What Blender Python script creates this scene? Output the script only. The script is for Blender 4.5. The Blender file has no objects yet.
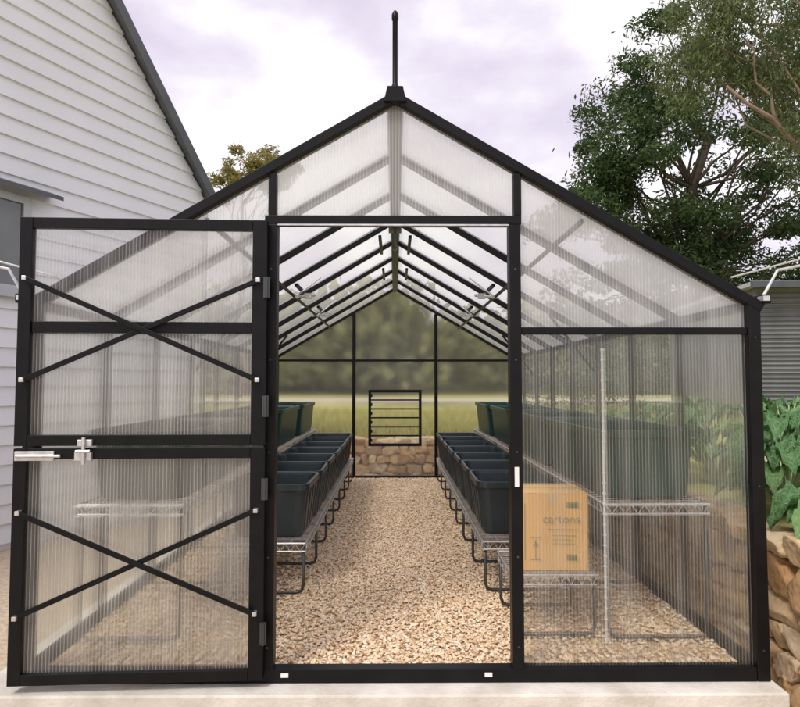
import bpy, math, random
import numpy as np
from mathutils import Vector, Matrix
random.seed(7); rng=np.random.default_rng(7)
scene=bpy.context.scene
try:
    scene.view_settings.view_transform='Standard'; scene.view_settings.look='None'; scene.view_settings.exposure=0
except Exception: pass

# ------------------------------------------------------------ helpers
def link(o,parent=None):
    scene.collection.objects.link(o)
    if parent: o.parent=parent
    return o
def empty(name,loc=(0,0,0),rz=0,parent=None):
    e=bpy.data.objects.new(name,None); e.location=loc; e.rotation_euler=(0,0,rz); e.empty_display_size=.1
    return link(e,parent)
class MB:
    def __init__(s): s.v=[]; s.f=[]
    def add(s,vs,fs):
        n=len(s.v); s.v.extend([tuple(v) for v in vs]); s.f.extend([tuple(i+n for i in f) for f in fs])
    def box(s,a,b):
        x0,y0,z0=a; x1,y1,z1=b
        s.add([(x0,y0,z0),(x1,y0,z0),(x1,y1,z0),(x0,y1,z0),(x0,y0,z1),(x1,y0,z1),(x1,y1,z1),(x0,y1,z1)],
              [(3,2,1,0),(4,5,6,7),(0,1,5,4),(1,2,6,5),(2,3,7,6),(3,0,4,7)])
    def bar(s,a,b,w,h,up=(0,0,1)):
        a=Vector(a); b=Vector(b); d=(b-a).normalized(); up=Vector(up)
        sx=d.cross(up)
        if sx.length<1e-4: sx=d.cross(Vector((0,1,0)))
        sx.normalize(); u=sx.cross(d).normalized()
        vs=[]
        for p in (a,b):
            for i,j in ((-1,-1),(1,-1),(1,1),(-1,1)): vs.append(p+sx*(i*w/2)+u*(j*h/2))
        s.add(vs,[(3,2,1,0),(4,5,6,7),(0,1,5,4),(1,2,6,5),(2,3,7,6),(3,0,4,7)])
    def tube(s,pts,r,n=6):
        pts=[Vector(p) for p in pts]; rs=r if isinstance(r,(list,tuple)) else [r]*len(pts)
        vs=[];fs=[]; prev=None
        for i,p in enumerate(pts):
            d=(pts[min(i+1,len(pts)-1)]-pts[max(i-1,0)]).normalized()
            if prev is None:
                prev=d.cross(Vector((.13,.21,1)) if abs(d.z)<.95 else Vector((1,.1,0))).normalized()
            else:
                prev=(prev-d*prev.dot(d)).normalized()
            q=d.cross(prev)
            for k in range(n):
                a=2*math.pi*k/n; vs.append(p+(prev*math.cos(a)+q*math.sin(a))*rs[i])
        for i in range(len(pts)-1):
            for k in range(n):
                fs.append((i*n+k,i*n+(k+1)%n,(i+1)*n+(k+1)%n,(i+1)*n+k))
        fs.append(tuple(range(n-1,-1,-1))); m=(len(pts)-1)*n; fs.append(tuple(range(m,m+n)))
        s.add(vs,fs)
    def poly(s,vs): s.add(vs,[tuple(range(len(vs)))])
    def obj(s,name,mat,parent=None,smooth=False,bevel=0):
        me=bpy.data.meshes.new(name); me.from_pydata(s.v,[],s.f); me.update()
        if smooth: me.polygons.foreach_set('use_smooth',[True]*len(me.polygons))
        me.materials.append(mat); o=bpy.data.objects.new(name,me); link(o,parent)
        if bevel:
            m=o.modifiers.new('bevel','BEVEL'); m.width=bevel; m.segments=2; m.limit_method='ANGLE'
        return o
def np_obj(name,V,F,mat,parent=None,smooth=False):
    me=bpy.data.meshes.new(name); V=np.ascontiguousarray(V,dtype=np.float32).reshape(-1,3); F=np.ascontiguousarray(F,dtype=np.int32)
    k=F.shape[1]; nf=len(F)
    me.vertices.add(len(V)); me.vertices.foreach_set('co',V.ravel())
    me.loops.add(nf*k); me.loops.foreach_set('vertex_index',F.ravel())
    me.polygons.add(nf); me.polygons.foreach_set('loop_start',np.arange(nf,dtype=np.int32)*k)
    me.polygons.foreach_set('loop_total',np.full(nf,k,dtype=np.int32))
    me.polygons.foreach_set('use_smooth',np.full(nf,smooth))
    me.update(calc_edges=True); me.materials.append(mat)
    o=bpy.data.objects.new(name,me); return link(o,parent)

# ------------------------------------------------------------ materials
def newmat(name):
    m=bpy.data.materials.new(name); m.use_nodes=True; nt=m.node_tree; nt.nodes.clear()
    out=nt.nodes.new('ShaderNodeOutputMaterial'); return m,nt,out
def N(nt,t,**k):
    n=nt.nodes.new(t)
    for a,b in k.items():
        if hasattr(n,a): setattr(n,a,b)
    return n
def ramp(nt,fac,stops):
    r=nt.nodes.new('ShaderNodeValToRGB'); e=r.color_ramp.elements
    while len(e)<len(stops): e.new(.5)
    for i,(p,c) in enumerate(stops): e[i].position=p; e[i].color=(*c,1)
    nt.links.new(fac,r.inputs[0]); return r.outputs[0]
def math_(nt,op,a,b=None,c=None):
    n=nt.nodes.new('ShaderNodeMath'); n.operation=op
    for i,x in enumerate((a,b,c)):
        if x is None: continue
        if isinstance(x,(int,float)): n.inputs[i].default_value=x
        else: nt.links.new(x,n.inputs[i])
    return n.outputs[0]
def surf(name,c1,c2,rough=.7,scale=5,metal=0,bump=0,bscale=40,detail=6,spec=.5,stops=None,bdist=.01):
    m,nt,out=newmat(name); p=N(nt,'ShaderNodeBsdfPrincipled'); nt.links.new(p.outputs[0],out.inputs[0])
    tc=N(nt,'ShaderNodeTexCoord'); no=N(nt,'ShaderNodeTexNoise'); no.inputs['Scale'].default_value=scale; no.inputs['Detail'].default_value=detail
    nt.links.new(tc.outputs['Object'],no.inputs['Vector'])
    col=ramp(nt,no.outputs[0],[(.3,c1),(.7,c2)])
    if stops:
        g=N(nt,'ShaderNodeNewGeometry'); ic=ramp(nt,g.outputs['Random Per Island'],stops)
        mx=N(nt,'ShaderNodeMix',data_type='RGBA',blend_type='MULTIPLY'); mx.inputs[0].default_value=1
        nt.links.new(ic,mx.inputs[6]); nt.links.new(col,mx.inputs[7]); col=mx.outputs[2]
    nt.links.new(col,p.inputs['Base Color'])
    p.inputs['Roughness'].default_value=rough; p.inputs['Metallic'].default_value=metal; p.inputs['Specular IOR Level'].default_value=spec
    if bump:
        n2=N(nt,'ShaderNodeTexNoise'); n2.inputs['Scale'].default_value=bscale; n2.inputs['Detail'].default_value=5
        nt.links.new(tc.outputs['Object'],n2.inputs['Vector'])
        b=N(nt,'ShaderNodeBump'); b.inputs['Strength'].default_value=bump; b.inputs['Distance'].default_value=bdist
        nt.links.new(n2.outputs[0],b.inputs['Height']); nt.links.new(b.outputs[0],p.inputs['Normal'])
    return m
black=surf('black_powdercoat',(.003,.003,.004),(.006,.006,.007),rough=.42,scale=12,spec=.22,detail=2)
alu=surf('galvanised',(.55,.55,.56),(.75,.75,.76),rough=.35,metal=.8,scale=30,detail=2)
white_plastic=surf('white_fitting',(.75,.75,.73),(.85,.85,.83),rough=.5,detail=1)
dark_steel=surf('dark_steel_tube',(.05,.055,.06),(.09,.095,.10),rough=.35,metal=.5,detail=1)
tubmat=surf('tub_plastic',(.014,.023,.028),(.030,.044,.052),rough=.36,scale=6,bump=.15,bscale=60)
tubgreen=surf('green_tub_plastic',(.008,.036,.034),(.016,.052,.050),rough=.38,scale=6,spec=.4)
concrete=surf('concrete',(.52,.48,.41),(.82,.78,.71),rough=.85,scale=5,bump=.35,bscale=60,detail=12)
cardboard=surf('cardboard',(.64,.37,.13),(.72,.44,.18),rough=.8,scale=4,bump=.1,bscale=20)
tape=surf('packing_tape',(.55,.38,.2),(.6,.42,.22),rough=.25)
ink=surf('green_ink',(.16,.16,.06),(.2,.2,.08),rough=.8)
siding=surf('white_weatherboard_paint',(.74,.76,.80),(.80,.82,.86),rough=.5,scale=1.5)
trimgrey=surf('dark_grey_trim',(.06,.07,.08),(.09,.10,.11),rough=.4)
palegrey=surf('pale_grey_trim',(.42,.44,.46),(.5,.52,.54),rough=.4)
glassdark=surf('window_glass',(.05,.06,.07),(.09,.10,.11),rough=.05,spec=1.0)
roofmetal=surf('roof_metal',(.18,.19,.2),(.24,.25,.26),rough=.45,metal=.2)
shedmat=surf('grey_shed_steel',(.15,.155,.16),(.21,.215,.22),rough=.5,scale=2)
bark=surf('bark',(.05,.04,.03),(.12,.09,.065),rough=.9,scale=6,bump=.6,bscale=18)
gumbark=surf('gum_bark',(.16,.11,.08),(.36,.25,.18),rough=.8,scale=4,bump=.3,bscale=9)
gravelm=surf('gravel_stones',(.88,.88,.88),(1,1,1),rough=.8,scale=60,detail=1,stops=[(0,(.52,.33,.18)),(.15,(.68,.47,.28)),(.42,(.82,.61,.40)),(.65,(.88,.71,.49)),(.85,(.92,.82,.66)),(1,(.64,.52,.39))])
gravelbase=surf('gravel_bed',(.46,.32,.20),(.68,.52,.35),rough=.9,scale=90,bump=.6,bscale=110)
stonem=surf('sandstone',(.60,.56,.52),(1,1,1),rough=.88,scale=11,bump=.9,bscale=16,detail=9,bdist=.02,stops=[(0,(.58,.35,.16)),(.25,(.74,.53,.29)),(.5,(.76,.60,.38)),(.75,(.62,.40,.20)),(1,(.82,.71,.54))])
mortar=surf('earth_backing',(.16,.11,.07),(.24,.17,.11),rough=.95,bump=.5)
def leafmat(name,stops,trans=.35):
    m,nt,out=newmat(name); g=N(nt,'ShaderNodeNewGeometry'); c=ramp(nt,g.outputs['Random Per Island'],stops)
    d=N(nt,'ShaderNodeBsdfDiffuse'); t=N(nt,'ShaderNodeBsdfTranslucent'); mx=N(nt,'ShaderNodeMixShader'); mx.inputs[0].default_value=trans
    nt.links.new(c,d.inputs[0]); nt.links.new(c,t.inputs[0]); nt.links.new(d.outputs[0],mx.inputs[1]); nt.links.new(t.outputs[0],mx.inputs[2]); nt.links.new(mx.outputs[0],out.inputs[0])
    return m
leaf_dark=leafmat('leaf_dark',[(0,(.038,.068,.028)),(.5,(.078,.12,.05)),(1,(.15,.20,.085))])
leaf_gum=leafmat('leaf_gum',[(0,(.09,.12,.05)),(.5,(.16,.20,.09)),(1,(.28,.31,.16))])
leaf_olive=leafmat('leaf_olive',[(0,(.16,.15,.045)),(.5,(.28,.25,.08)),(1,(.38,.34,.13))])
leaf_dist=leafmat('leaf_distant_hazy',[(0,(.19,.21,.10)),(.5,(.27,.28,.14)),(1,(.36,.36,.19))])  # far-off haze is mixed into these leaf colours, paler and lower in contrast
grassm=leafmat('grass_blades',[(0,(.26,.28,.07)),(.5,(.42,.40,.13)),(1,(.58,.50,.22))])

def vegmat():
    m,nt,out=newmat('vegetable_leaf'); p=N(nt,'ShaderNodeBsdfPrincipled'); tc=N(nt,'ShaderNodeTexCoord')
    vo=N(nt,'ShaderNodeTexVoronoi'); vo.feature='DISTANCE_TO_EDGE'; vo.inputs['Scale'].default_value=34; nt.links.new(tc.outputs['Object'],vo.inputs['Vector'])
    g=N(nt,'ShaderNodeNewGeometry'); c1=ramp(nt,g.outputs['Random Per Island'],[(0,(.05,.14,.04)),(.5,(.09,.23,.065)),(1,(.20,.36,.12))])
    v=ramp(nt,vo.outputs[0],[(0,(.7,.7,.7)),(.09,(0,0,0))])
    mx=N(nt,'ShaderNodeMix',data_type='RGBA'); nt.links.new(v,mx.inputs[0]); nt.links.new(c1,mx.inputs[6]); mx.inputs[7].default_value=(.24,.38,.17,1)
    nt.links.new(mx.outputs[2],p.inputs['Base Color']); p.inputs['Roughness'].default_value=.45
    b=N(nt,'ShaderNodeBump'); b.inputs['Distance'].default_value=.012; nt.links.new(vo.outputs[0],b.inputs['Height']); nt.links.new(b.outputs[0],p.inputs['Normal'])
    t=N(nt,'ShaderNodeBsdfTranslucent'); nt.links.new(mx.outputs[2],t.inputs[0]); ms=N(nt,'ShaderNodeMixShader'); ms.inputs[0].default_value=.25
    nt.links.new(p.outputs[0],ms.inputs[1]); nt.links.new(t.outputs[0],ms.inputs[2]); nt.links.new(ms.outputs[0],out.inputs[0]); return m
kale=vegmat()
kalestem=surf('pale_stem',(.35,.45,.22),(.45,.52,.30),rough=.5)

def polymat(name,axis,milk,pitch=.0145,refr=.35,rough=.12,gl=.05,tint=(.93,.94,.92),ribk=.22,rich=True,white=(.95,.95,.93)):
    m,nt,out=newmat(name); L=nt.links
    tc=N(nt,'ShaderNodeTexCoord'); sp=N(nt,'ShaderNodeSeparateXYZ'); L.new(tc.outputs['Object'],sp.inputs[0])
    ph=math_(nt,'MULTIPLY',sp.outputs[axis],2*math.pi/pitch); s=math_(nt,'SINE',ph); s01=math_(nt,'MULTIPLY_ADD',s,.5,.5)
    rib=math_(nt,'POWER',s01,5); f=math_(nt,'MULTIPLY_ADD',rib,ribk,milk)
    b=None
    if rich:
        mp=N(nt,'ShaderNodeMapping'); L.new(tc.outputs['Object'],mp.inputs[0]); mp.inputs['Scale'].default_value=(14,14,.8)
        nz=N(nt,'ShaderNodeTexNoise'); nz.inputs['Scale'].default_value=1.3; nz.inputs['Detail'].default_value=3; L.new(mp.outputs[0],nz.inputs[0])
        b=N(nt,'ShaderNodeBump'); b.inputs['Strength'].default_value=.5; b.inputs['Distance'].default_value=.0015; L.new(s01,b.inputs['Height'])
        f2=math_(nt,'MULTIPLY_ADD',nz.outputs[0],.34,-.16); f=math_(nt,'MAXIMUM',math_(nt,'ADD',f,f2),.015)  # upright blotches of milkiness painted in as soft reflections on the pane
    T=N(nt,'ShaderNodeBsdfTransparent'); T.inputs[0].default_value=(*tint,1); base=T.outputs[0]
    if refr>0:
        R=N(nt,'ShaderNodeBsdfRefraction'); R.inputs['IOR'].default_value=1.10; R.inputs['Roughness'].default_value=rough; R.inputs['Color'].default_value=(*tint,1)
        if b: L.new(b.outputs[0],R.inputs['Normal'])
        m1=N(nt,'ShaderNodeMixShader'); m1.inputs[0].default_value=refr; L.new(T.outputs[0],m1.inputs[1]); L.new(R.outputs[0],m1.inputs[2]); base=m1.outputs[0]
    D=N(nt,'ShaderNodeBsdfDiffuse'); D.inputs[0].default_value=(*white,1); TL=N(nt,'ShaderNodeBsdfTranslucent'); TL.inputs[0].default_value=(*white,1)
    m2=N(nt,'ShaderNodeMixShader'); m2.inputs[0].default_value=.5 if rich else .7; L.new(D.outputs[0],m2.inputs[1]); L.new(TL.outputs[0],m2.inputs[2])
    m3=N(nt,'ShaderNodeMixShader'); L.new(f,m3.inputs[0]); L.new(base,m3.inputs[1]); L.new(m2.outputs[0],m3.inputs[2])
    G=N(nt,'ShaderNodeBsdfGlossy'); G.inputs['Roughness'].default_value=.12
    if b: L.new(b.outputs[0],G.inputs['Normal'])
    lw=N(nt,'ShaderNodeLayerWeight'); lw.inputs[0].default_value=.5
    gf=math_(nt,'MULTIPLY_ADD',math_(nt,'POWER',lw.outputs['Facing'],3),.35,gl)
    m4=N(nt,'ShaderNodeMixShader'); L.new(gf,m4.inputs[0]); L.new(m3.outputs[0],m4.inputs[1]); L.new(G.outputs[0],m4.inputs[2])
    L.new(m4.outputs[0],out.inputs[0]); return m
poly_front=polymat('polycarbonate_front',0,.035,refr=.25,rough=.05,gl=.06,ribk=.20,white=(.95,.93,.88))
poly_gable=polymat('polycarbonate_gable',0,.30,refr=.15)
poly_door=polymat('polycarbonate_door',0,.08,refr=.25,rough=.06,gl=.06,ribk=.24,white=(.95,.92,.87))
poly_side=polymat('polycarbonate_side',1,.06,refr=0,ribk=.2,rich=False)
poly_roof=polymat('polycarbonate_roof',1,.36,refr=0,tint=(.98,.98,.98),rich=False)
poly_back=polymat('polycarbonate_back',0,.07,refr=.88,rough=.26,gl=.03,tint=(.99,.99,.92),ribk=.12,rich=False)

# ------------------------------------------------------------ greenhouse
W=1.585; L_=5.6; EH=1.625; RH=2.55; SL=(RH-EH)/W
gh=empty('greenhouse')
def rz(x): return RH-SL*abs(x)
fr=MB()
for y in (0,L_):
    for sx in (-1,1):
        fr.box((sx*W-.028,y-.03,-.03),(sx*W+.028,y+.03,EH-.01))
        fr.bar((0,y,RH-.02),(sx*(W+.04),y,rz(W+.04)-.02),.065,.042,up=(0,0,1))
fr.box((-W+.029,-.028,-.031),(W-.029,.028,.028))
fr.box((.505,-.033,.029),(.555,.033,1.95)); fr.box((-.57,-.033,.029),(-.52,.033,1.95))
for sx in (-1,1): fr.box((sx*.545-.017,-.024,1.991),(sx*.545+.017,.024,rz(.545)-.045))
fr.box((-.575,-.031,1.951),(.56,.031,1.99))
fr.box((.556,-.022,1.465),(W-.029,.022,1.495)); fr.box((-W+.029,-.022,1.465),(-.571,.022,1.495))
fr.box((-W+.029,L_-.025,-.031),(W-.029,L_+.025,.028))
for sx in (-1,1): fr.box((sx*.55-.022,L_-.02,.029),(sx*.55+.022,L_+.02,rz(.55)-.045))
for a,b in ((-W+.029,-.573),(-.527,.527),(.573,W-.029)): fr.box((a,L_-.018,1.545),(b,L_+.018,1.575))
for sx in (-1,1):
    fr.box((sx*W-.026,.031,-.030),(sx*W+.026,L_-.031,.027))
    fr.box((sx*W-.028,.031,EH-.05),(sx*W+.028,L_-.031,EH-.012))
    for i in range(1,8):
        y=.7*i
        fr.box((sx*W-.018,y-.015,.028),(sx*W+.018,y+.015,EH-.051))
        fr.bar((sx*.03,y,RH-.033),(sx*(W+.02),y,rz(W+.02)-.033),.030,.046)
    fr.bar((sx*.85,.035,rz(.85)-.070),(sx*.85,L_-.035,rz(.85)-.070),.018,.022)
    fr.bar((sx*(W+.052),-.04,EH-.005),(sx*(W+.052),L_+.04,EH-.005),.04,.04)
fr.box((-.03,.034,RH-.07),(.03,L_-.034,RH-.012))
for y in (2.1,4.2):
    for sx in (-1,1):
        fr.bar((sx*(W-.04),y-.03,EH-.28),(sx*1.2,y-.03,rz(1.2)-.065),.016,.02)
fr.add([(-.05,-.045,RH-.05),(.05,-.045,RH-.05),(.035,-.045,RH+.02),(-.035,-.045,RH+.02),(-.05,.05,RH-.05),(.05,.05,RH-.05),(.035,.05,RH+.02),(-.035,.05,RH+.02)],[(0,1,2,3),(7,6,5,4),(0,4,5,1),(1,5,6,2),(2,6,7,3),(3,7,4,0)])
fr.box((-.04,.051,RH-.005),(.04,L_+.03,RH+.012))
fr.obj('frame',black,gh,bevel=.003)
fi=MB(); fi.tube([(0,-.005,RH+.015),(0,-.005,RH+.03),(0,-.005,RH+.05),(0,-.005,RH+.34),(0,-.005,RH+.345),(0,-.005,RH+.37),(0,-.005,RH+.385)],[.03,.018,.012,.012,.0155,.0155,.007],12)
fi.obj('ridge_finial',black,gh,smooth=True)
hd=MB(); hd.box((-.518,-.0335,1.944),(.503,-.020,1.9505)); hd.obj('header_trim',alu,gh)
bo=MB()
for x in (-.47,.40): bo.box((x-.016,-.034,-.004),(x+.016,-.0285,.012))
bo.box((.519,-.040,.80),(.537,-.0335,.885)); bo.obj('threshold_bolts',white_plastic,gh)
rv=MB()
for z in (.12,.5,.95,1.35,1.75):
    for x in (.53,-.545): rv.tube([(x,-.033,z),(x,-.0355,z)],.0045,8)
for z in (.10,.8,1.45): rv.tube([(W,-.03,z),(W,-.0325,z)],.0045,8)
rv.obj('rivets',dark_steel,gh)
def panel(name,vs,mat,parent=gh):
    p=MB(); p.poly(vs); return p.obj(name,mat,parent)
r=lambda x:rz(x)-.03
panel('front_panel_right',[(.55,.004,.02),(W-.02,.004,.02),(W-.02,.004,1.48),(.55,.004,1.48)],poly_front)
panel('front_gable_right',[(.55,.004,1.481),(W-.02,.004,1.481),(W-.02,.004,r(W-.02)),(.55,.004,r(.55))],poly_gable)
panel('front_panel_left',[(-W+.02,.004,.02),(-.56,.004,.02),(-.56,.004,1.48),(-W+.02,.004,1.48)],poly_front)
panel('front_gable_left',[(-W+.02,.004,1.481),(-.56,.004,1.481),(-.56,.004,r(.56)),(-W+.02,.004,r(W-.02))],poly_gable)
panel('front_gable_centre',[(-.53,.004,1.97),(.53,.004,1.97),(.53,.004,r(.53)),(0,.004,r(0)),(-.53,.004,r(.53))],poly_gable)
panel('back_panel',[(-W,L_,.02),(W,L_,.02),(W,L_,r(W)),(0,L_,r(0)),(-W,L_,r(W))],poly_back)
for sx,n in ((-1,'left'),(1,'right')):
    panel('side_panel_'+n,[(sx*W,.0,.02),(sx*W,L_,.02),(sx*W,L_,EH-.02),(sx*W,0,EH-.02)],poly_side)
    panel('roof_panel_'+n,[(0,0,RH-.006),(0,L_,RH-.006),(sx*(W+.04),L_,rz(W+.04)-.006),(sx*(W+.04),0,rz(W+.04)-.006)],poly_roof)
vn=MB(); va=MB()
for sx in (-1,1):
    for y0 in (2.1,3.5):
        a,b=.12,.78
        for x in (a,b): vn.bar((sx*x,y0+.03,rz(x)-.068),(sx*x,y0+.67,rz(x)-.068),.025,.022)
        yc=y0+.35
        va.tube([(sx*.80,yc-.16,rz(.80)-.13),(sx*.70,yc+.16,rz(.7)-.13)],.014,8)
        va.tube([(sx*.80,yc-.16,rz(.80)-.12),(sx*.62,yc-.05,rz(.62)-.06)],.007,6)
        va.tube([(sx*.72,yc+.12,rz(.72)-.12),(sx*.88,yc+.02,rz(.88)-.07)],.007,6)
        va.box((sx*.73-.03,yc-.03,rz(.75)-.15),(sx*.73+.03,yc+.03,rz(.75)-.11))
vn.obj('roof_vent_frames',black,gh); va.obj('roof_vent_openers',alu,gh)
hk=MB(); hk.tube([(0,2.1,RH-.07),(0,2.1,RH-.2),(.02,2.1,RH-.24),(.0,2.1,RH-.27),(-.02,2.1,RH-.25)],.008,8); hk.box((-.05,2.06,RH-.11),(.05,2.14,RH-.077)); hk.obj('ridge_hook',dark_steel,gh)
lv=MB(); z0,z1=.44,1.15
yl=L_-.04
for x in (-.335,.335): lv.box((x-.018,yl-.03,z0),(x+.018,yl+.018,z1))
for z in (z0,z1): lv.box((-.353,yl-.031,z-.018),(.353,yl+.019,z+.018))
nb=6
for i in range(1,nb): 
    z=z0+(z1-z0)*i/nb; lv.bar((-.316,yl,z),(.316,yl,z),.016,.020)
for i in range(nb):
    z=z0+(z1-z0)*(i+.5)/nb; lv.bar((-.31,yl-.015,z-.02),(-.31,yl-.015,z+.02),.02,.02)
lv.obj('louvre_window',black,gh)
st=MB()
for sx in (-1,1):
    st.tube([(sx*1.63,-.02,1.63),(sx*1.70,-.02,1.75),(sx*1.95,-.02,1.80)],.0065,8)
    st.tube([(sx*1.50,.0,1.72),(sx*1.76,.05,1.79),(sx*2.3,.1,1.94)],.0045,6)
    st.box((sx*1.63-.015,-.05,1.61),(sx*1.63+.015,-.005,1.632))
st.obj('side_stays',alu,gh)

# ------------------------------------------------------------ doors
door=empty('stable_door',(-.555,-.058,0),math.radians(2.6),gh)
DW=1.04
def leaf(z0,z1,name,mid=None,xz=None):
    d=MB(); s=.052
    d.box((-.062,-.018,z0),(0,.018,z1)); d.box((-DW,-.018,z0),(-DW+s,.018,z1))
    d.box((-DW+s+.001,-.0175,z1-.045),(-.063,.0175,z1)); d.box((-DW+s+.001,-.0175,z0),(-.063,.0175,z0+.045))
    if mid: d.box((-DW+s+.001,-.008,mid-.024),(-.063,.012,mid+.024))
    a,b=xz
    d.bar((-DW+.035,-.026,a),(-.035,-.026,b),.010,.022); d.bar((-DW+.035,-.038,b),(-.035,-.038,a),.010,.022)
    d.obj(name+'_frame',black,door,bevel=.002)
    c=MB()
    for x in (-DW+.034,-.034):
        for z in (a,b): c.box((x-.009,-.0445,z-.009),(x+.009,-.0185,z+.009))
    c.obj(name+'_brace_caps',alu,door,bevel=.002)
    panel(name+'_panel',[(-DW+.02,.003,z0+.02),(-.03,.003,z0+.02),(-.03,.003,z1-.02),(-DW+.02,.003,z1-.02)],poly_door,door)
leaf(.985,1.955,'upper_leaf',1.487,(1.262,1.690))
leaf(.004,.975,'lower_leaf',None,(.285,.712))
lt=MB()
lt.box((-DW+.01,-.030,.925),(-DW+.17,-.0185,.965)); lt.tube([(-DW+.02,-.036,.945),(-DW+.20,-.036,.945)],.007,8)
lt.box((-DW+.255,-.034,.925),(-DW+.325,-.0185,.96)); lt.box((-DW+.265,-.034,.985),(-DW+.325,-.0185,1.012))
lt.tube([(-DW+.295,-.042,.91),(-DW+.295,-.042,1.022)],.008,8); lt.tube([(-DW+.265,-.046,.965),(-DW+.325,-.046,.965)],.007,8)
lt.obj('bolt_latch',alu,door,bevel=.002)
hg=MB()
for z in (1.66,1.15,.80,.20): hg.box((-.012,-.030,z-.045),(.014,-.0185,z+.045)); hg.tube([(.002,-.034,z-.045),(.002,-.034,z+.045)],.006,8)
hg.obj('hinges',dark_steel,door)

# ------------------------------------------------------------ slab + gravel
sl=MB(); sl.box((-1.76,-.13,-.42),(1.632,5.72,-.032)); sl.obj('concrete_slab',concrete,None,bevel=.008)
gb=MB(); gb.poly([(-W+.03,.03,-.012),(W-.03,.03,-.012),(W-.03,L_-.03,-.012),(-W+.03,L_-.03,-.012)]); gravel=gb.obj('gravel',gravelbase)
t=(1+5**.5)/2
ico=np.array([(-1,t,0),(1,t,0),(-1,-t,0),(1,-t,0),(0,-1,t),(0,1,t),(0,-1,-t),(0,1,-t),(t,0,-1),(t,0,1),(-t,0,-1),(-t,0,1)],float); ico/=np.linalg.norm(ico[0])
icf=np.array([(0,11,5),(0,5,1),(0,1,7),(0,7,10),(0,10,11),(1,5,9),(5,11,4),(11,10,2),(10,7,6),(7,1,8),(3,9,4),(3,4,2),(3,2,6),(3,6,8),(3,8,9),(4,9,5),(2,4,11),(6,2,10),(8,6,7),(9,8,1)])
def pebbles(n,x0,x1,y0,y1,zc,rmin,rmax):
    c=np.stack([rng.uniform(x0,x1,n),rng.uniform(y0,y1,n),zc+rng.uniform(-.004,.004,n)],1)
    s=rng.uniform(rmin,rmax,(n,1))*np.stack([rng.uniform(.8,1.5,n),rng.uniform(.7,1.1,n),rng.uniform(.45,.7,n)],1)
    v=ico[None]*rng.uniform(.8,1.15,(n,12,1))*s[:,None]
    a=rng.uniform(0,6.28,n); b=rng.uniform(-.4,.4,n)
    ca,sa,cb,sb=np.cos(a)[:,None],np.sin(a)[:,None],np.cos(b)[:,None],np.sin(b)[:,None]
    x,y,z=v[...,0],v[...,1],v[...,2]
    x,z=x*cb-z*sb,x*sb+z*cb; x,y=x*ca-y*sa,x*sa+y*ca
    V=np.stack([x,y,z],-1)+c[:,None]
    F=icf[None]+(np.arange(n)*12)[:,None,None]
    return V.reshape(-1,3),F.reshape(-1,3)
A=pebbles(20000,-.66,.66,.04,2.3,0,.005,.0105); A2=pebbles(17000,-.66,.66,2.3,5.56,0,.007,.012); B=pebbles(8000,.66,1.54,.04,5.5,0,.008,.014); C=pebbles(6000,-1.54,-.66,.04,5.5,0,.008,.014)
V=[];F=[];k=0
for a_ in (A,A2,B,C): V.append(a_[0]); F.append(a_[1]+k); k+=len(a_[0])
np_obj('gravel_stones',np.concatenate(V),np.concatenate(F),gravelm,gravel)

# ------------------------------------------------------------ tubs
def rrect(w,d,rad,z,n=5):
    pts=[]
    for cx,cy,a0 in ((w/2-rad,d/2-rad,0),(-w/2+rad,d/2-rad,90),(-w/2+rad,-d/2+rad,180),(w/2-rad,-d/2+rad,270)):
        for i in range(n):
            a=math.radians(a0+90*i/(n-1)); pts.append((cx+rad*math.cos(a),cy+rad*math.sin(a),z))
    return pts
def tubmesh(name,w,d,h,mat,ribs=True,R=.06):
    ty=1-.20*w/d
    loops=[rrect(w*.80,d*ty,R*.85,0),rrect(w*.83,d*(ty+.03),R*.9,.015),rrect(w*.94,d*.96,R,h-.045),rrect(w*.945,d*.965,R,h-.04),rrect(w,d,R*1.08,h-.038),rrect(w,d,R*1.08,h-.003),rrect(w*.985,d*.985,R,h),
           rrect(w*.93,d*.945,R*.9,h-.002),rrect(w*.915,d*.93,R*.9,h-.02),rrect(w*.79,d*(ty-.01),R*.75,.02)]
    m=MB(); n=len(loops[0]); vs=[p for l in loops for p in l]; fs=[]
    for i in range(len(loops)-1):
        for k in range(n): fs.append((i*n+k,i*n+(k+1)%n,(i+1)*n+(k+1)%n,(i+1)*n+k))
    fs.append(tuple(range(n-1,-1,-1))); fs.append(tuple((len(loops)-1)*n+k for k in range(n)))
    m.add(vs,fs)
    if ribs:
        for x in (-.5,-.17,.17,.5):
            for sx in (-1,1): m.bar((sx*w*.415,x*d*.62,.03),(sx*w*.472,x*d*.66,h-.05),.012,.022,up=(0,1,0))
    me=bpy.data.meshes.new(name); me.from_pydata(m.v,[],m.f); me.update(); me.materials.append(mat)
    return me
tubm=tubmesh('planter_tub',.50,.545,.33,tubmat)
tubg=tubmesh('planter_trough',.53,1.22,.35,tubgreen,False,.11)
def place(me,x,y,z,name='planter_tub'):
    o=bpy.data.objects.new(name,me); o.location=(x+random.uniform(-.006,.006),y,z); o.rotation_euler=(0,0,random.uniform(-.02,.02)); link(o); return o
SZ=.31
for i in range(7): place(tubm,.765,1.40+.565*i,SZ)
for i in range(7): place(tubm,-.765,1.32+.565*i,SZ)
for i in range(4):
    place(tubg,1.285,.97+1.25*i,.665,'planter_trough'); place(tubg,-1.285,.97+1.25*i,.665,'planter_trough')

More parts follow.
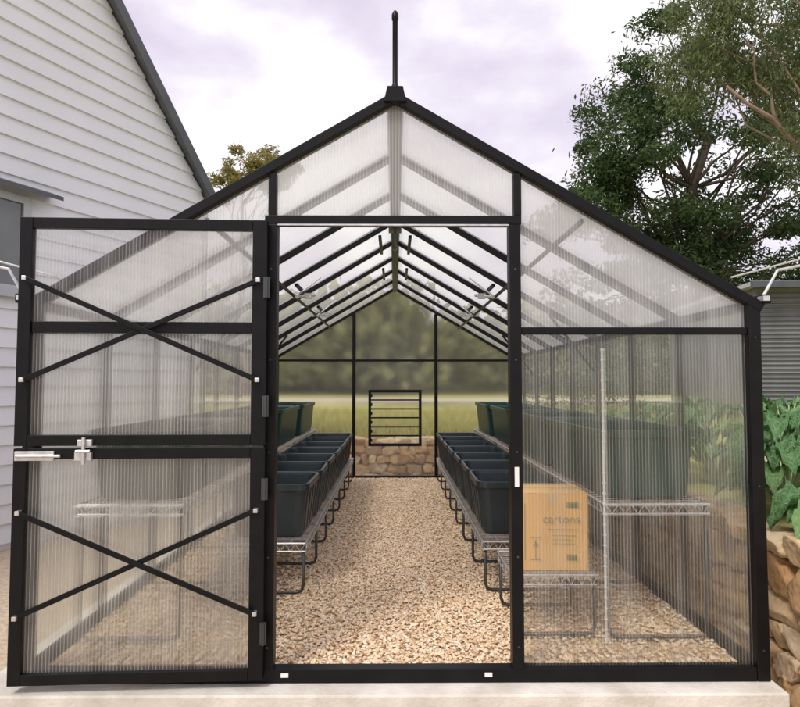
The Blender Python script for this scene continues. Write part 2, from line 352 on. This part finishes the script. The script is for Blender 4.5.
# ------------------------------------------------------------ benches
def bench(x0,x1,y0,y1,z,nleg,k_=.035):
    e=empty('wire_bench'); m=MB()
    for x in (x0,x1): m.tube([(x,y0,z),(x,y1,z)],.007,6); m.tube([(x,y0,z-.045),(x,y1,z-.045)],.005,6)
    for y in (y0,y1): m.tube([(x0,y,z),(x1,y,z)],.007,6); m.tube([(x0,y,z-.045),(x1,y,z-.045)],.005,6)
    n=int((y1-y0)/k_)
    for i in range(n): 
        y=y0+(i+.5)*(y1-y0)/n; m.bar((x0,y,z+.002),(x1,y,z+.002),.004,.004)
    for i in range(4):
        x=x0+(i+1)*(x1-x0)/5; m.bar((x,y0,z-.004),(x,y1,z-.004),.005,.005)
    k=int((y1-y0)/.10)
    for x in (x0,x1):
        for i in range(k):
            ya=y0+i*(y1-y0)/k; yb=y0+(i+1)*(y1-y0)/k; ym=(ya+yb)/2
            m.bar((x,ya,z),(x,ym,z-.045),.004,.004); m.bar((x,ym,z-.045),(x,yb,z),.004,.004)
    k=8
    for i in range(k):
        xa=x0+i*(x1-x0)/k; xb=x0+(i+1)*(x1-x0)/k; m.bar((xa,y0,z),((xa+xb)/2,y0,z-.045),.004,.004); m.bar(((xa+xb)/2,y0,z-.045),(xb,y0,z),.004,.004)
    m.obj('shelf',alu,e)
    l=MB()
    for i in range(nleg):
        y=y0+.02+(y1-y0-.04)*i/(nleg-1)
        c=.04
        l.tube([(x0+.012,y,z-.01),(x0+.012,y,.012+c),(x0+.024,y,.022),(x0+.012+c,y,.014),(x1-.012-c,y,.014),(x1-.024,y,.022),(x1-.012,y,.012+c),(x1-.012,y,z-.01)],.0095,8)
    l.obj('legs',dark_steel,e,smooth=True)
    return e
bench(.58,1.0,.36,.80,SZ-.008,2); bench(.53,1.0,1.02,5.2,SZ-.008,8)
bench(-1.0,-.53,.98,5.2,SZ-.008,8)
b3=bench(1.03,1.54,.32,5.4,.655,7,.06); bench(-1.54,-1.03,.32,5.4,.655,7,.06)
p=MB(); p.tube([(1.018,.30,.0),(1.018,.30,1.42)],.006,8)
for i in range(28): p.tube([(1.018,.30,.06+i*.05),(1.018,.30,.066+i*.05)],.009,8)
p.obj('corner_post',white_plastic,b3)

# ------------------------------------------------------------ cardboard box
cb=empty('cardboard_box',(.80,.56,SZ+.002),math.radians(-3))
m=MB(); w,d,h=.345,.30,.385
m.box((-w/2,-d/2,0),(w/2,d/2,h-.004)); 
m.box((-w/2-.001,-d/2-.001,h-.0035),(w/2+.001,-.002,h)); m.box((-w/2-.001,.002,h-.0035),(w/2+.001,d/2+.001,h))
m.obj('carton',cardboard,cb,bevel=.003)
m=MB(); m.box((-w/2-.002,-.025,h+.0005),(w/2+.002,.025,h+.0015)); m.box((-.022,-d/2-.0015,h-.06),(.022,-d/2-.0005,h)); m.obj('tape',tape,cb)
m=MB()
yf=-d/2-.0012
for (x0,x1,z0,z1) in ((-.14,-.135,.05,.33),(-.02,.13,.20,.204),(.0,.12,.17,.174),(.0,.10,.15,.154),(.0,.11,.13,.134),(.07,.12,.05,.08),(-.11,-.06,.05,.055),(-.088,-.082,.05,.14),(-.11,-.06,.16,.165),(.07,.13,.31,.34)):
    m.box((x0,yf,z0),(x1,yf+.001,z1))
m.add([(-.10,yf,.12),(-.07,yf,.12),(-.085,yf,.15)],[(0,1,2)])
m.obj('print',ink,cb)
tx=bpy.data.curves.new('lettering','FONT'); tx.body='cartons'; tx.size=.062; tx.align_x='CENTER'; tx.extrude=.0003
to=bpy.data.objects.new('lettering',tx); to.location=(.045,yf-.001,.235); to.rotation_euler=(math.radians(90),0,0); tx.materials.append(ink); link(to,cb)

# ------------------------------------------------------------ ground / terrain
XE=1.98; YE=6.78
def h(x,y):
    up=(x>XE) or (y>YE)
    if not up: return -.26
    z=.47 if (x>XE and y<YE) else .40
    d=max(0,y-50); z+=min(d*.12,18)
    z+=.05*math.sin(x*.7+y*.4)*min(1,max(0,(abs(x)+y-9)/10))
    return z
xs=[-900,-400,-200,-120,-80,-60,-45,-35,-28,-22,-18,-14,-11,-9,-7,-5.5,-4,-3,-2,-1,0,1,1.9,1.979,1.99,2.3,2.8,3.4,4,5,6,7,8.5,10,12,14,17,20,25,30,38,48,60,80,120,200,400,900]
ys=[-300,-100,-40,-20,-10,-5,-2,-1,0,1,2,3,4,5,6,6.7,6.779,6.79,7.2,7.8,8.6,9.5,10.5,12,14,16,19,22,26,30,36,44,50,54,64,70,80,95,115,140,180,250,400,900]
m=MB(); vs=[(x,y,h(x,y)) for y in ys for x in xs]; nx=len(xs)
m.add(vs,[(j*nx+i,j*nx+i+1,(j+1)*nx+i+1,(j+1)*nx+i) for j in range(len(ys)-1) for i in range(nx-1)])
gm,nt,out=newmat('ground'); P=N(nt,'ShaderNodeBsdfPrincipled'); P.inputs['Roughness'].default_value=.95; nt.links.new(P.outputs[0],out.inputs[0])
tc=N(nt,'ShaderNodeTexCoord'); n1=N(nt,'ShaderNodeTexNoise'); n1.inputs['Scale'].default_value=.45; n1.inputs['Detail'].default_value=7; nt.links.new(tc.outputs['Object'],n1.inputs[0])
grass=ramp(nt,n1.outputs[0],[(.3,(.23,.25,.07)),(.5,(.37,.36,.12)),(.72,(.54,.47,.21))])
n2=N(nt,'ShaderNodeTexNoise'); n2.inputs['Scale'].default_value=30; n2.inputs['Detail'].default_value=5; nt.links.new(tc.outputs['Object'],n2.inputs[0])
dirt=ramp(nt,n2.outputs[0],[(.3,(.48,.38,.27)),(.7,(.64,.53,.40))])
sp=N(nt,'ShaderNodeSeparateXYZ'); nt.links.new(tc.outputs['Object'],sp.inputs[0])
fac=math_(nt,'GREATER_THAN',sp.outputs[2],.2); mx=N(nt,'ShaderNodeMix',data_type='RGBA'); nt.links.new(fac,mx.inputs[0]); nt.links.new(dirt,mx.inputs[6]); nt.links.new(grass,mx.inputs[7]); nt.links.new(mx.outputs[2],P.inputs['Base Color'])
bp=N(nt,'ShaderNodeBump'); bp.inputs['Strength'].default_value=.6; bp.inputs['Distance'].default_value=.03; nt.links.new(n2.outputs[0],bp.inputs['Height']); nt.links.new(bp.outputs[0],P.inputs['Normal'])
m.obj('ground',gm)
rd=MB(); rd.add([(-60,27,.47),(60,24,.47),(60,29,.47),(-60,33,.47)],[(0,1,2,3)]); rd.obj('gravel_track',surf('pale_track',(.5,.45,.36),(.62,.57,.47),rough=.95,scale=8))
def blades(n,x0,x1,y0,y1,hm):
    c=np.stack([rng.uniform(x0,x1,n),rng.uniform(y0,y1,n),np.full(n,.38)],1); a=rng.uniform(0,6.28,n); hh=rng.uniform(.5,1,n)*hm
    dx=np.stack([np.cos(a)*.013,np.sin(a)*.013,0*a],1); ln=np.stack([rng.normal(0,.3,n)*hh,rng.normal(0,.3,n)*hh,hh],1)
    V=np.stack([c-dx,c+dx,c+ln],1); F=(np.arange(n*3).reshape(n,3)); return V.reshape(-1,3),F
a=blades(14000,-3,7,6.95,9.5,.28); c=blades(8000,-8,12,9.5,16,.4)
np_obj('grass',np.concatenate([a[0],c[0]]),np.concatenate([a[1],c[1]+len(a[0])]),grassm)

# ------------------------------------------------------------ stone walls
def ico2(k):
    V=ico.tolist(); Fs=[tuple(f) for f in icf]
    for _ in range(k):
        cache={}; nf=[]
        def mid(a,b):
            k=(min(a,b),max(a,b))
            if k not in cache:
                p=np.array(V[a])+np.array(V[b]); p/=np.linalg.norm(p); V.append(p.tolist()); cache[k]=len(V)-1
            return cache[k]
        for a,b,c in Fs:
            ab,bc,ca=mid(a,b),mid(b,c),mid(c,a); nf+=[(a,ab,ca),(b,bc,ab),(c,ca,bc),(ab,bc,ca)]
        Fs=nf
    return np.array(V),np.array(Fs)
iv,ifc=ico2(3)
def stonewall(name,p0,direc,length,z0,z1,nrm):
    Vs=[];Fs=[];k=0; z=z0; direc=np.array(direc,float); nrm=np.array(nrm,float); p0=np.array(p0,float)
    while z<z1-.03:
        rh=min(random.uniform(.10,.18),z1-z); s=-random.uniform(0,.15)
        if z1-(z+rh)<.07: rh=z1-z
        while s<length:
            sw=random.uniform(.11,.32); hh=rh*random.uniform(.9,1.15)
            u=iv.copy()*1.5
            for v in ((1,0,0),(-1,0,0),(0,1,0),(0,-1,0),(0,0,1),(0,0,-1)):
                nn=np.array(v,float)+rng.normal(0,.18,3); nn/=np.linalg.norm(nn); dd=rng.uniform(.84,1.0)
                pr=u@nn; over=np.maximum(pr-dd,0); u-=np.outer(over,nn)
            for _ in range(6):
                nn=rng.normal(size=3); nn/=np.linalg.norm(nn); dd=rng.uniform(.92,1.2); pr=u@nn; over=np.maximum(pr-dd,0); u-=np.outer(over,nn)
            th=rng.uniform(0,6.28); u*=(1+.025*np.sin(iv@np.array([9.,-7,8])+th)+.015*np.sin(iv@np.array([-17.,15,13])+th))[:,None]
            rt=random.uniform(-.16,.16); x_=u[:,0]*sw*.53; z_=u[:,2]*hh*.53
            x2=x_*math.cos(rt)-z_*math.sin(rt); z2=x_*math.sin(rt)+z_*math.cos(rt)
            c=p0+direc*(s+sw/2)+np.array([0,0,z+rh/2])+nrm*random.uniform(-.02,.03)
            P_=c+np.outer(x2,direc)+np.outer(u[:,1]*.10,nrm)+np.outer(z2,[0,0,1])
            Vs.append(P_); Fs.append(ifc+k); k+=len(iv); s+=sw*.98
        z+=rh*.98
    return np_obj(name,np.concatenate(Vs),np.concatenate(Fs),stonem,None,True)
w1=stonewall('stone_retaining_wall',(1.95,-1.2,0),(0,1,0),8.0,-.26,.52,(-1,0,0))
w2=stonewall('stone_retaining_wall',(-6,6.78,0),(1,0,0),8.0,-.26,.43,(0,-1,0))
bk=MB(); bk.box((1.96,-1.2,-.3),(2.2,6.9,.46)); bk.obj('earth_fill',mortar,w1)
bk=MB(); bk.box((-6,6.79,-.3),(1.955,6.99,.37)); bk.obj('earth_fill',mortar,w2)

# ------------------------------------------------------------ foliage
def leaves(name,clumps,mat,size,asp=.45,parent=None,droop=0):
    cs=[]
    for (c,rad,n) in clumps:
        d=rng.normal(size=(n,3)); d/=np.linalg.norm(d,axis=1)[:,None]; rr=rng.uniform(.2,1,(n,1))**.6
        rr*=1+.25*rng.normal(size=(n,1))*(rng.random((n,1))<.3)
        cs.append(np.array(c)+d*rr*np.array(rad))
    c=np.concatenate(cs); n=len(c)
    a=rng.normal(size=(n,3)); 
    if droop: a[:,2]-=droop
    a/=np.linalg.norm(a,axis=1)[:,None]; b=np.cross(a,rng.normal(size=(n,3))); b/=np.linalg.norm(b,axis=1)[:,None]
    s=size*rng.uniform(.6,1.3,(n,1)); 
    V=np.stack([c-a*s,c+b*s*asp,c+a*s,c-b*s*asp],1).reshape(-1,3)
    return np_obj(name,V,np.arange(n*4).reshape(n,4),mat,parent)
def limb(m,a,b,r0,r1,k=5,j=.12):
    a=Vector(a); b=Vector(b); L=(b-a).length; pts=[];rs=[]
    for i in range(k+1):
        t=i/k; p=a.lerp(b,t)
        if 0<i<k: p+=Vector((random.uniform(-1,1),random.uniform(-1,1),random.uniform(-.5,.5)))*L*j*.5
        p.z+=math.sin(t*math.pi)*L*.04; pts.append(p); rs.append(r0+(r1-r0)*t)
    m.tube(pts,rs,7); return pts
def tree(name,base,top,ells,nclump,crad,nleaf,lmat,bmat,size,r0=.3,asp=.45,droop=0,flat=.7,lk=2,extra=()):
    e=empty(name); m=MB(); tp=limb(m,base,top,r0,r0*.3,8,.06)
    cl=[]; tot=sum(w for *_,w in ells)
    for (c,rad,w) in ells:
        for i in range(int(nclump*w/tot)):
            d=rng.normal(size=3); d/=np.linalg.norm(d); q=np.array(c)+d*np.array(rad)*rng.uniform(.25,1)**.5
            cr=crad*rng.uniform(.6,1.25); cl.append((q,(cr,cr,cr*flat),int(nleaf*rng.uniform(.5,1.2))))
            if i%lk==0:
                s=tp[random.randint(3,8)]
                if s.z>q[2]: s=tp[3]
                limb(m,s,tuple(q),r0*.18,.010,5,.14)
    for a,b,ra,rb in extra: limb(m,a,b,ra,rb,6,.10)
    m.obj('trunk',bmat,e,smooth=True)
    leaves('foliage',cl,lmat,size,asp,e,droop); return e
tree('wattle_tree',(10.2,17.5,.3),(9.8,17.2,11.5),[((9.8,17,8.6),(3.6,3,3.8),11),((6.4,17.5,6.7),(1.7,1.8,1.3),3),((7.3,17,9.0),(1.5,1.8,1.6),3),((8.6,17,11.4),(2.0,1.8,1.9),3),((12.6,17,10.5),(3,3,4.0),6),((9.2,17,4.4),(3.8,2.5,1.6),6),((12.5,17,5.2),(2.5,2.5,2.2),5),((9.8,18,6.3),(2.6,1.5,1.3),4)],250,.80,360,leaf_dark,bark,.09,r0=.32,lk=3,flat=.55,asp=.35)
tree('eucalyptus_tree',(10.8,11.5,.3),(10.4,11,11.5),[((8.6,11,9.7),(1.9,1.5,1.9),7),((7.0,11.2,9.0),(.9,1,1.3),3),((9.6,11.2,7.3),(1.2,1.2,2.0),4)],95,.52,280,leaf_gum,gumbark,.085,r0=.22,asp=.2,droop=1.2,flat=1.3,lk=5,
     extra=(((10.5,11,5.4),(7.3,10.6,7.8),.08,.03),((8.6,10.8,6.9),(7.7,10.6,8.9),.045,.015)))
tree('eucalyptus_tree',(-9.0,33,.3),(-8.3,33,14.5),[((-8.3,33,14.0),(1.7,1.7,1.2),5),((-7.0,33,13.2),(1.0,1,1.2),3),((-9.6,33,12.6),(1.2,1,1.2),2),((-6,33,13.9),(.5,.5,.4),.5)],46,.6,230,leaf_olive,gumbark,.13,r0=.2,asp=.3,lk=4)
cl=[]
for i in range(190):
    x=rng.uniform(-60,65); y=rng.uniform(46,60); hh=rng.uniform(5,8.5)
    for k in range(3):
        cl.append(((x+rng.uniform(-1.5,1.5),y,1+hh*(.25+.3*k)*.95),(3.2,2,hh*.24),85))
leaves('distant_trees',cl,leaf_dist,.5,.7)
cl=[((rng.uniform(4,14),rng.uniform(14,15.5),rng.uniform(.6,2.2)),(1.0,.8,.8),300) for i in range(18)]
leaves('shrub',cl,leaf_dark,.075)

# ------------------------------------------------------------ leafy vegetable plants
def kaleplant(x,y,z,n,H):
    e=empty('leafy_vegetable_plant',(x,y,z)); lf=MB(); stm=MB()
    for i in range(n):
        az=random.uniform(0,6.28); hgt=H*random.uniform(.35,1); out_=random.uniform(.06,.28); L=random.uniform(.13,.26); wd=L*random.uniform(.26,.38)
        d=Vector((math.cos(az),math.sin(az),0)); sd=Vector((-d.y,d.x,0)); p0=d*.02; p1=d*out_+Vector((0,0,hgt*.75))
        stm.tube([p0,(p0+p1)/2+Vector((0,0,.04)),p1,p1+d*L*.7+Vector((0,0,L*(.75*.7-1.15*.49)+.004))],[.010,.007,.005,.002],5)
        vs=[];nu,nv=9,9; ph=random.uniform(0,6); cv=random.uniform(.9,1.4)
        for a in range(nu):
            t_=a/(nu-1); cen=p1+d*(L*t_)+Vector((0,0,L*(.75*t_-cv*t_*t_)))
            ww=wd*math.sin(math.pi*min(1,(t_*.86+.1)))**.7*(1+.12*math.sin(t_*31+ph))
            for b_ in range(nv):
                q=(b_/(nv-1)-.5)*2
                vs.append(cen+sd*(q*ww)+Vector((0,0,.55*abs(q)**1.4*ww+.020*math.sin(t_*21+q*3+ph)*abs(q)+.008*math.sin(q*12+ph))))
        lf.add(vs,[(a*nv+b_,a*nv+b_+1,(a+1)*nv+b_+1,(a+1)*nv+b_) for a in range(nu-1) for b_ in range(nv-1)])
    lf.obj('leaves',kale,e,smooth=True); stm.obj('stems',kalestem,e,smooth=True)
for (x,y,H) in ((2.32,.95,.60),(2.65,1.5,.80),(2.48,2.1,.84),(3.05,2.1,.9),(2.32,.35,.28),(3.0,1.1,.6),(2.5,3.0,.8),(2.4,4.1,.6)):
    kaleplant(x,y,.46,46,H)

# ------------------------------------------------------------ weatherboard building
ang=math.atan2(-.9,-.434)
bd=empty('weatherboard_building',(-2.47,5.25,0),ang)
E0=3.62; G=1.14; SR=4.6; ZR=E0+G*SR
def s_at(z): return max(0.0,(z-E0)/G)
m=MB(); z=-.2; bh=.178
while z<ZR-.1:
    sa,sb=s_at(z),s_at(z+bh)
    vs=[(sa,.0,z),(2*SR-sa,.0,z),(2*SR-sb,.0,z+bh),(sb,.0,z+bh),(sa,.032,z),(2*SR-sa,.032,z),(2*SR-sb,.006,z+bh),(sb,.006,z+bh)]
    m.add(vs,[(3,2,1,0),(4,5,6,7),(0,1,5,4),(1,2,6,5),(2,3,7,6),(3,0,4,7)]); z+=bh
m.obj('weatherboards',siding,bd)
m=MB(); m.add([(0,-.002,-.26),(2*SR,-.002,-.26),(2*SR,-.002,E0),(SR,-.002,ZR),(0,-.002,E0),(0,-8,-.26),(2*SR,-8,-.26),(2*SR,-8,E0),(SR,-8,ZR),(0,-8,E0)],
   [(0,1,2,3,4),(9,8,7,6,5),(0,4,9,5),(1,6,7,2)]); m.obj('walls',siding,bd)
OV=.06
m=MB()
for sg in (0,1):
    f=(lambda s:s) if sg==0 else (lambda s:2*SR-s)
    a=(f(-OV),0,E0-OV*G+.10); b=(f(SR),0,ZR+.10)
    m.add([(a[0],.12,a[2]),(b[0],.12,b[2]),(b[0],-8.2,b[2]),(a[0],-8.2,a[2]),(a[0],.12,a[2]-.04),(b[0],.12,b[2]-.04),(b[0],-8.2,b[2]-.04),(a[0],-8.2,a[2]-.04)],
      [(3,2,1,0),(4,5,6,7),(0,1,5,4),(1,2,6,5),(2,3,7,6),(3,0,4,7)])
m.obj('roof',roofmetal,bd)
m=MB()
for sg in (0,1):
    f=(lambda s:s) if sg==0 else (lambda s:2*SR-s)
    m.bar((f(-OV),.132,E0-OV*G+.05),(f(SR),.132,ZR+.05),.022,.12)
m.box((-.02,.0,-.2),(.07,.036,E0-.05)) 
m.obj('barge_boards',trimgrey,bd)
m=MB(); m.box((2.37,.005,2.08),(2.44,.07,3.0)); m.box((3.93,.005,2.08),(4.0,.07,3.0)); m.box((2.441,.005,2.08),(3.929,.07,2.15)); m.box((2.441,.005,2.93),(3.929,.07,3.0)); m.box((3.15,.005,2.151),(3.20,.065,2.929)); m.box((2.33,.005,2.04),(4.04,.10,2.079)); m.obj('window_frame',palegrey,bd)
m=MB(); m.box((2.442,.035,2.152),(3.928,.045,2.928)); m.obj('window_glass',glassdark,bd)
m=MB(); m.add([(2.15,.03,3.12),(4.2,.03,3.12),(4.2,.22,3.05),(2.15,.22,3.05),(2.15,.03,3.08),(4.2,.03,3.08),(4.2,.22,3.01),(2.15,.22,3.01)],[(3,2,1,0),(4,5,6,7),(0,1,5,4),(1,2,6,5),(2,3,7,6),(3,0,4,7)])
m.obj('window_hood',trimgrey,bd)

# ------------------------------------------------------------ grey shed
sh=empty('steel_shed',(7.0,9.2,.35),math.radians(-6))
m=MB(); m.box((0,0,-.2),(7,5,2.75)); m.obj('shell',shedmat,sh)
m=MB(); z=0
while z<2.7: m.tube([(0.0,-.012,z),(7,-.012,z)],.022,6); z+=.085
m.obj('wall_ribs',shedmat,sh,smooth=True)
m=MB(); m.box((-.2,-.35,2.76),(7.2,5.2,2.84)); m.obj('roof',surf('light_roof_sheet',(.4,.41,.42),(.5,.51,.52),rough=.5),sh)
m=MB(); m.box((-.25,-.45,2.70),(7.25,-.352,2.82)); m.obj('gutter',trimgrey,sh)

# ------------------------------------------------------------ world + sun
SE,SA=math.radians(52),math.radians(215)
w=bpy.data.worlds.new('World'); scene.world=w; w.use_nodes=True; nt=w.node_tree; nt.nodes.clear()
out=nt.nodes.new('ShaderNodeOutputWorld'); sky=nt.nodes.new('ShaderNodeTexSky'); sky.sky_type='NISHITA'; sky.sun_disc=False; sky.sun_elevation=SE; sky.sun_rotation=SA
b1=nt.nodes.new('ShaderNodeBackground'); b1.inputs[1].default_value=.14; nt.links.new(sky.outputs[0],b1.inputs[0])
tc=nt.nodes.new('ShaderNodeTexCoord'); mp=nt.nodes.new('ShaderNodeMapping'); mp.inputs['Scale'].default_value=(1,1,2.0); nt.links.new(tc.outputs['Generated'],mp.inputs[0])
nz=nt.nodes.new('ShaderNodeTexNoise'); nz.inputs['Scale'].default_value=3.4; nz.inputs['Detail'].default_value=6; nz.inputs['Roughness'].default_value=.52; nt.links.new(mp.outputs[0],nz.inputs[0])
cc=ramp(nt,nz.outputs[0],[(.34,(.62,.555,.68)),(.48,(.76,.70,.79)),(.62,(1.0,.97,.99))])
b2=nt.nodes.new('ShaderNodeBackground'); b2.inputs[1].default_value=1.30; nt.links.new(cc,b2.inputs[0])
mx=nt.nodes.new('ShaderNodeMixShader'); mx.inputs[0].default_value=.9; nt.links.new(b1.outputs[0],mx.inputs[1]); nt.links.new(b2.outputs[0],mx.inputs[2]); nt.links.new(mx.outputs[0],out.inputs[0])
sd=bpy.data.lights.new('sun','SUN'); sd.energy=2.4; sd.angle=math.radians(16); sd.color=(1,.95,.87); so=bpy.data.objects.new('sun',sd); link(so)
dirv=Vector((math.sin(SA)*math.cos(SE),math.cos(SA)*math.cos(SE),math.sin(SE)))
so.rotation_euler=dirv.to_track_quat('Z','Y').to_euler()

# ------------------------------------------------------------ camera
cd=bpy.data.cameras.new('camera'); cd.sensor_width=36; cd.lens=28; cd.clip_start=.05; cd.clip_end=3000
co=bpy.data.objects.new('camera',cd); co.location=(0,-2.75,1.245); co.rotation_euler=(math.radians(90+2.8),0,math.radians(-.46)); link(co); scene.camera=co
